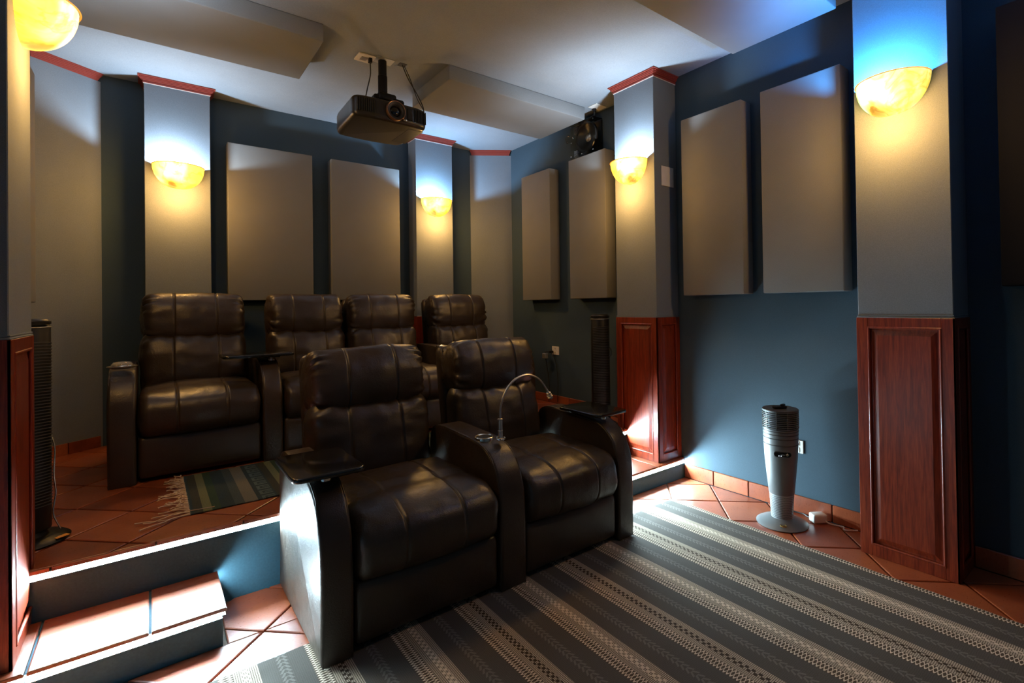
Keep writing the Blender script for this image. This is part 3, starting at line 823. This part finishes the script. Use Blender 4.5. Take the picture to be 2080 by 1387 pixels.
obj('socket_face', box(1.085, 1.128, 3.315, 3.365, ZC-.0125, ZC-.0095, .001, 1), 'brushed', ol)
obj('plug', box(1.130, 1.152, 3.30, 3.33, ZC-.04, ZC-.009, .004, 2), 'black', ol)
tag(obj('power_cable', tube(spline([(1.141, 3.315, ZC-.038), (1.140, 3.312, ZC-.12), (1.118, 3.31, ZC-.22), (1.105, 3.315, ZC-.30), (1.105, 3.32, 2.5595)], 6), .0035, 6), 'cable', None, 60), 'black power cable hanging left of the projector pole', 'cable')
jb = thing('cable_hole', (1.345, 3.30, ZC), 'small dark cable opening in the ceiling right of the projector pole', 'cable outlet')
obj('opening', box(1.325, 1.375, 3.265, 3.315, ZC-.004, ZC-.0004, .001, 1), 'blackmatte', jb)
obj('edge_flap', box(1.315, 1.40, 3.318, 3.34, ZC-.003, ZC-.0004), 'ceiling', jb)
for k, (dx, dz, rr) in enumerate(((0, 0, .0038), (.014, -.03, .003))):
    tag(obj('signal_cable', tube(spline([(1.35+dx, 3.29, ZC-.003), (1.385+dx, 3.27, ZC-.10), (1.44, 3.26, ZC-.19+dz), (1.475+dx*.5, 3.24, ZC-.28+dz), (1.462-dx*2, 3.22, ZC-.335), (1.43-dx*2, 3.22, 2.5595)], 7), rr, 6), 'cable', None, 60),
        ('thicker black cable looping down to the projector right side', 'thin black cable looping beside the thicker one to the projector')[k], 'cable')

# ================================================================== TOWER HEATER
HX, HY = 2.79, 1.43
ht = thing('tower_heater', (HX, HY, 0), 'grey tapered tower heater on a round foot by the right wall', 'heater')
obj('foot', lathe([(0, .002), (.136, .002), (.137, .006), (.120, .016), (.085, .028), (.062, .038), (0, .040)], 56, (HX, HY, 0)), 'heater', ht, 50)
obj('perforated_section', lathe([(.0575, .036), (.060, .09), (.0655, .172)], 56, (HX, HY, 0)), 'heaterlight', ht, 60)
dots = []
dirc = math.atan2(-HY, -HX)
for i in range(13):
    z = .046+i*.0097; rr = .0575+(.0655-.0575)*((z-.036)/.136)
    for j in range(-13, 14):
        a = dirc+(j+(.5 if i % 2 else 0))*R(6.0); c = Vector((HX+math.cos(a)*(rr+.0002), HY+math.sin(a)*(rr+.0002), z))
        tg = Vector((-math.sin(a), math.cos(a), 0)); n_ = Vector((math.cos(a), math.sin(a), 0))
        q = [tuple(c+tg*(.0021*math.cos(k*math.pi/3))+Vector((0, 0, .0026*math.sin(k*math.pi/3)))+n_*.0004) for k in range(6)]
        dots.append((q, [list(range(6))]))
o = obj('perforations', join(*dots), 'heaterdark', ht); o['kind'] = 'stuff'
obj('body', lathe([(.0655, .172), (.0675, .176), (.078, .28), (.0865, .37), (.091, .45), (.0935, .54)], 56, (HX, HY, 0)), 'heater', ht, 60)
for z, rr in ((.455, .0918), (.490, .0928), (.512, .0932), (.530, .0938)):
    obj('groove_band', lathe([(rr-.001, z-.003), (rr+.0012, z-.0015), (rr+.0012, z+.0015), (rr-.001, z+.003)], 56, (HX, HY, 0)), 'heaterdark', ht, 60)
obj('grille_core', lathe([(.080, .54), (.080, .640), (0, .640)], 40, (HX, HY, 0)), 'heaterdark', ht, 50)
for i in range(10):
    z = .546+i*.0102; obj('grille_ring', lathe([(.089, z-.0022), (.0955, z-.0016), (.0955, z+.0016), (.089, z+.0022), (.089, z-.0022)], 48, (HX, HY, 0)), 'heater', ht, 60)
for k in range(10):
    a = k*R(36)+.25; obj('grille_rib', xf(box(.084, .0965, -.0016, .0016, .540, .642), lambda v: (HX+v[0]*math.cos(a)-v[1]*math.sin(a), HY+v[0]*math.sin(a)+v[1]*math.cos(a), v[2])), 'heater', ht)
obj('top_cap', lathe([(.080, .636), (.0955, .640), (.096, .646), (.090, .650), (.07, .648), (0, .647)], 48, (HX, HY, 0)), 'heaterdark', ht, 40)
# control panel facing the camera
def onbody(u, z, n):
    rr = .0895+n; a = dirc+.10+u/.0895; return (HX+rr*math.cos(a), HY+rr*math.sin(a), z)
pl = obj('control_panel', pillow(rrect(-.048, .048, .392, .428, .0175), 0, .006, .002, 2, lambda a, b, w: onbody(a, b, w)), 'heater', ht, 40)
obj('display', pillow(rrect(-.042, .042, .397, .423, .0125), .0055, .0072, .0005, 1, lambda a, b, w: onbody(a, b, w)), 'black', pl, 40)
obj('dial', pillow([(.022+.007*math.cos(k*.449), .411+.007*math.sin(k*.449)) for k in range(14)], .007, .0095, .0008, 1, lambda a, b, w: onbody(a, b, w)), 'chrome', pl, 40)
for u in (-.018, -.008): obj('indicator', pillow([(u+.0022*math.cos(k*.785), .403+.0022*math.sin(k*.785)) for k in range(8)], .007, .0082, .0003, 1, lambda a, b, w: onbody(a, b, w)), 'screen', pl)
ea = dirc+.05
obj('emblem', xf(join(lathe([(.013, 0), (.0165, .002), (.0165, -.002), (.013, 0)], 24), lathe([(.0, .0008), (.007, .0008), (.007, -.0002)], 16)), lambda v: (HX+math.cos(ea)*.103+v[0], HY+math.sin(ea)*.103+v[1], .0245+v[2]+.0)), 'gold', ht, 40)
tag(obj('remote_control', join(pillow(rrect(HX-.035, HX+.03, HY-.016, HY+.016, .010), .648, .663, .005, 3, lambda a, b, w: (a+ (b-HY)*.5, b-(a-HX)*.6, w)), box(HX-.012, HX+.022, HY-.022, HY-.004, .662, .674, .005, 2)), 'black', None, 45, (HX, HY, .648)), 'small black remote control lying on top of the heater', 'remote')
# plug block, cord
ad = thing('power_adapter', (2.945, 1.30, 0), 'white plug adapter lying on the tiles behind the heater', 'adapter')
def rotz(g, c, a): return xf(g, lambda v: (c[0]+(v[0]-c[0])*math.cos(a)-(v[1]-c[1])*math.sin(a), c[1]+(v[0]-c[0])*math.sin(a)+(v[1]-c[1])*math.cos(a), v[2]))
obj('case', rotz(box(2.905, 2.985, 1.272, 1.328, .003, .052, .008, 3), (2.945, 1.30), -.6), 'white', ad, 40)
obj('cord', tube(spline([(2.955, 1.265, .02), (2.955, 1.24, .008), (2.975, 1.18, .006), (2.94, 1.16, .006), (2.985, 1.11, .006)], 6), .004, 6), 'white', ad, 60)
tag(obj('heater_cord', tube(spline([(2.90, 1.45, .012), (2.97, 1.47, .006), (2.985, 1.40, .006), (2.965, 1.37, .006), (2.955, 1.335, .012)], 6), .004, 6), 'cable', None, 60), 'dark heater cord curling on the tiles behind the foot', 'cable')

# ================================================================== WALL PLATES
def plate_right(y, z, wy, hz, label, nm='wall_outlet', socks=True):
    t = thing(nm, (XW-.004, y, z), label, 'outlet' if socks else 'wall plate')
    obj('cover_plate', box(XW-.008, XW-.0005, y-wy/2, y+wy/2, z-hz/2, z+hz/2, .002, 2), 'white', t)
    if socks:
        for dz in (-.019, .019):
            s = obj('socket', box(XW-.0100, XW-.0075, y-.017, y+.017, z+dz-.014, z+dz+.014, .003, 2), 'white', t)
            for dy in (-.006, .006): obj('slot', box(XW-.0106, XW-.0099, y+dy-.0012, y+dy+.0012, z+dz-.005, z+dz+.006), 'blackmatte', s)
    return t
plate_right(1.443, .389, .075, .076, 'white wall outlet just behind the tower heater')
plate_right(3.728, .822, .10, .08, 'cream wall outlet with black plug near the back row')
pg = thing('wall_plug', (XW-.03, 3.765, .805), 'black plug and grey adapter in the outlet near the back row', 'plug')
obj('plug_body', box(XW-.05, XW-.010, 3.752, 3.780, .797, .822, .006, 2), 'black', pg)
obj('adapter_body', box(XW-.075, XW-.035, 3.80, 3.85, .745, .795, .006, 2), 'alu', pg)
obj('cord', tube(spline([(XW-.05, 3.766, .81), (XW-.07, 3.79, .812), (XW-.055, 3.825, .795), (XW-.03, 3.84, .70), (XW-.02, 3.82, .55), (XW-.02, 3.80, .34)], 6), .0035, 6), 'cable', pg, 60)
obj('second_cord', tube(spline([(XW-.04, 3.75, .80), (XW-.03, 3.70, .72), (XW-.02, 3.68, .55), (XW-.02, 3.69, .34)], 6), .003, 6), 'cable', pg, 60)
sp = thing('switch_plate', (2.905, 2.2915, 2.162), 'pale square plate on the pilaster side, right of its lamp', 'wall plate')
yn = 2.485-CW/2
obj('cover_plate', box(2.838, 2.972, yn-.007, yn-.0005, 2.094, 2.236, .002, 2), 'white', sp)
obj('rocker', box(2.89, 2.92, yn-.0085, yn-.0065, 2.13, 2.20, .001, 1), 'white', sp)

# ================================================================== CLEAR BOXED SPEAKER (high on the right wall)
cs = thing('boxed_speaker', (2.90, 3.20, 2.60), 'round speaker in a clear plastic box high on the right wall', 'speaker')
obj('clear_box', box(XW-.105, XW-.003, 3.045, 3.355, 2.545, 2.838, .006, 2), 'clear', cs)
obj('back_board', box(XW-.012, XW-.0035, 3.055, 3.345, 2.552, 2.830, .002, 1), 'projector', cs)
cc = (0, 3.165, 2.695)
obj('speaker_ring', lathe([(.112, XW-.09), (.125, XW-.094), (.130, XW-.088), (.128, XW-.070), (.112, XW-.072)], 36, cc, 'x'), 'projector', cs, 40)
obj('cone', lathe([(.112, XW-.084), (.085, XW-.070), (.05, XW-.050), (.035, XW-.046)], 36, cc, 'x'), 'projector', cs, 60)
obj('dust_cap', lathe([(.036, XW-.048), (.028, XW-.060), (.014, XW-.067), (0, XW-.069)], 24, cc, 'x'), 'brushed', cs, 60)
for z0, z1 in ((2.555, 2.615), (2.765, 2.825)):
    for i in range(7): obj('coil_rib', box(XW-.06, XW-.03, 3.300, 3.345, z0+(z1-z0)*i/6-.002, z0+(z1-z0)*i/6+.002), 'alu', cs)
V, F = [], []
kn = lathe([(0, XW-.165), (.022, XW-.160), (.037, XW-.140), (.034, XW-.112), (.02, XW-.105)], 7, (0, 3.335, 2.705), 'x')
obj('faceted_knob', kn, 'clear', cs)
for yy, zz in ((3.06, 2.56), (3.06, 2.82), (3.34, 2.56), (3.34, 2.82), (3.20, 2.555)): obj('screw', lathe([(.006, XW-.105), (.006, XW-.109), (0, XW-.110)], 10, (0, yy, zz), 'x'), 'chrome', cs, 40)
jp = thing('ceiling_junction_plate', (2.90, 3.02, ZC), 'cream junction plate on the ceiling by the right wall', 'wall plate')
obj('cover_plate', box(2.862, 2.985, 2.965, 3.062, ZC-.008, ZC-.0005, .002, 2), 'white', jp)
obj('cable_gland', lathe([(0, ZC-.028), (.016, ZC-.026), (.018, ZC-.008)], 16, (2.925, 3.055, 0)), 'black', jp, 40)
tag(obj('speaker_cable', tube(spline([(2.925, 3.055, ZC-.026), (2.928, 3.06, ZC-.06), (2.925, 3.09, 2.845), (2.935, 3.11, 2.8395)], 6), .005, 6), 'cable', None, 60), 'short black cable from ceiling plate to the clear boxed speaker', 'cable')

# ================================================================== TOWER FANS
def tower_fan(x, y, z, rot, h, label, foil):
    t = thing('tower_fan', (x, y, z), label, 'fan', 'black tower fans on the platform')
    ca, sa = math.cos(rot), math.sin(rot)
    L = lambda a, b, c: (x+a*ca-b*sa, y+a*sa+b*ca, z+c)
    Lg = lambda g: xf(g, lambda v: L(*v))
    obj('foot', Lg(lathe([(0, .001), (.125, .001), (.128, .006), (.115, .016), (.06, .026), (.05, .05), (0, .05)], 40)), 'black', t, 45)
    out = [(.072*math.cos(a), .085*math.sin(a) if math.sin(a) > 0 else .062*math.sin(a)) for a in (2*math.pi*k/28 for k in range(28))]
    obj('body', [Lg(pillow(out, .045, h-.035, .004, 2, lambda a, b, w: (a, b, w)))][0], 'black', t, 45)
    dome = []
    obj('top_cap', Lg(pillow([(p[0]*1.02, p[1]*1.02) for p in out], h-.033, h, .022, 5, lambda a, b, w: (a, b, w))), 'black', t, 45)
    obj('trim_ring', Lg(pillow([(p[0]*1.035, p[1]*1.035) for p in out], h-.0365, h-.033, .0008, 1, lambda a, b, w: (a, b, w))), 'brushed', t, 45)
    n = int((h-.22)/.0125)
    for i in range(n):
        zz = .14+i*.0125; a0, a1 = R(-152), R(-28)
        pts = [(.0735*math.cos(a), .0635*math.sin(a), zz+.007*math.cos((a+math.pi/2)*1.4)) for a in np.linspace(a0, a1, 9)]
        obj('louvre', Lg(tube(pts, .0022, 5)), 'heaterdark', t, 60)
    if foil:
        obj('cord', Lg(tube(spline([(.068, -.02, .42), (.074, -.03, .36), (.070, -.03, .26), (.076, -.03, .18), (.062, -.04, .10), (.08, -.05, .03)], 6), .003, 6)), 'silver', t, 60)
        obj('price_label', Lg(xf(box(.03, .075, -.118, -.095, .0155, .0175), lambda v: v)), 'orange', t)
    else:
        obj('handle', Lg(tube(spline([(.07, .0, .60), (.084, .0, .58), (.086, 0, .54), (.072, 0, .52)], 5), .004, 6)), 'chrome', t, 60)
    return t
tower_fan(-.392, 2.93, ZP, R(35), .905, 'black ribbed tower fan half hidden behind the left pilaster', True)
tower_fan(2.735, 2.83, ZP, R(-30), .855, 'black tower fan on the platform beside the right pilaster', False)

# ================================================================== READING LAMP, GLASS DISH
_o0 = set(bpy.data.objects)
rl = thing('reading_lamp', (1.272, 1.995, .625), 'steel gooseneck reading lamp standing on the shared arm', 'lamp')
obj('collar', lathe([(0, .637), (.022, .637), (.022, .641), (.012, .644), (0, .644)], 24, (1.272, 1.995, 0)), 'chrome', rl, 40)
for a in (0, 2.1, 4.2): obj('screw', lathe([(.0055, .640), (.005, .645), (0, .647)], 10, (1.272+.019*math.cos(a+4), 1.995+.019*math.sin(a+4), 0)), 'chrome', rl, 40)
obj('sleeve', lathe([(.0085, .640), (.0105, .642), (.0105, .675), (.0115, .676), (.0115, .678), (.0105, .679), (.0105, .726), (.0125, .728), (.0125, .732), (.006, .735)], 24, (1.272, 1.995, 0)), 'brushed', rl, 40)
nk = spline([(1.272, 1.995, .730), (1.277, 1.995, .79), (1.305, 1.996, .856), (1.36, 1.998, .905), (1.435, 2.0, .921), (1.505, 2.0, .893), (1.552, 2.0, .838), (1.566, 2.0, .815)], 14)
obj('gooseneck', tube(nk, [.0058 if i % 2 else .0050 for i in range(len(nk))], 10), 'brushed', rl, 30)
hd = Vector((.5, 0, -.86)).normalized(); p0 = Vector((1.562, 2.0, .820))
obj('lamp_head', tube([tuple(p0+hd*s) for s in (0, .004, .008, .010, .013, .015, .018, .020, .023, .025, .028, .030, .036)], [.008, .0125, .0125, .0105, .0105, .0135, .0135, .0110, .0110, .0140, .0140, .0120, .0125], 16), 'brushed', rl, 40)
for _o in set(bpy.data.objects)-_o0:
    if _o.type == 'MESH': _o.data.transform(Matrix.Translation((0, 0, -.007)))
gd = thing('glass_dish', (-.122, 3.62, ZP+.619), 'clear glass dish on the far left arm of the back row', 'dish')
dz = ZP+.6195
obj('saucer', lathe([(0, dz), (.045, dz), (.066, dz+.010), (.067, dz+.013), (.044, dz+.006), (0, dz+.005)], 32, (-.122, 3.62, 0)), 'glass', gd, 50)
obj('lid', lathe([(.048, dz+.010), (.047, dz+.022), (.038, dz+.033), (.018, dz+.038), (0, dz+.039)], 32, (-.122, 3.62, 0)), 'glass', gd, 50)
obj('lid_band', lathe([(.0485, dz+.012), (.0505, dz+.015), (.0485, dz+.018)], 32, (-.122, 3.62, 0)), 'chrome', gd, 50)
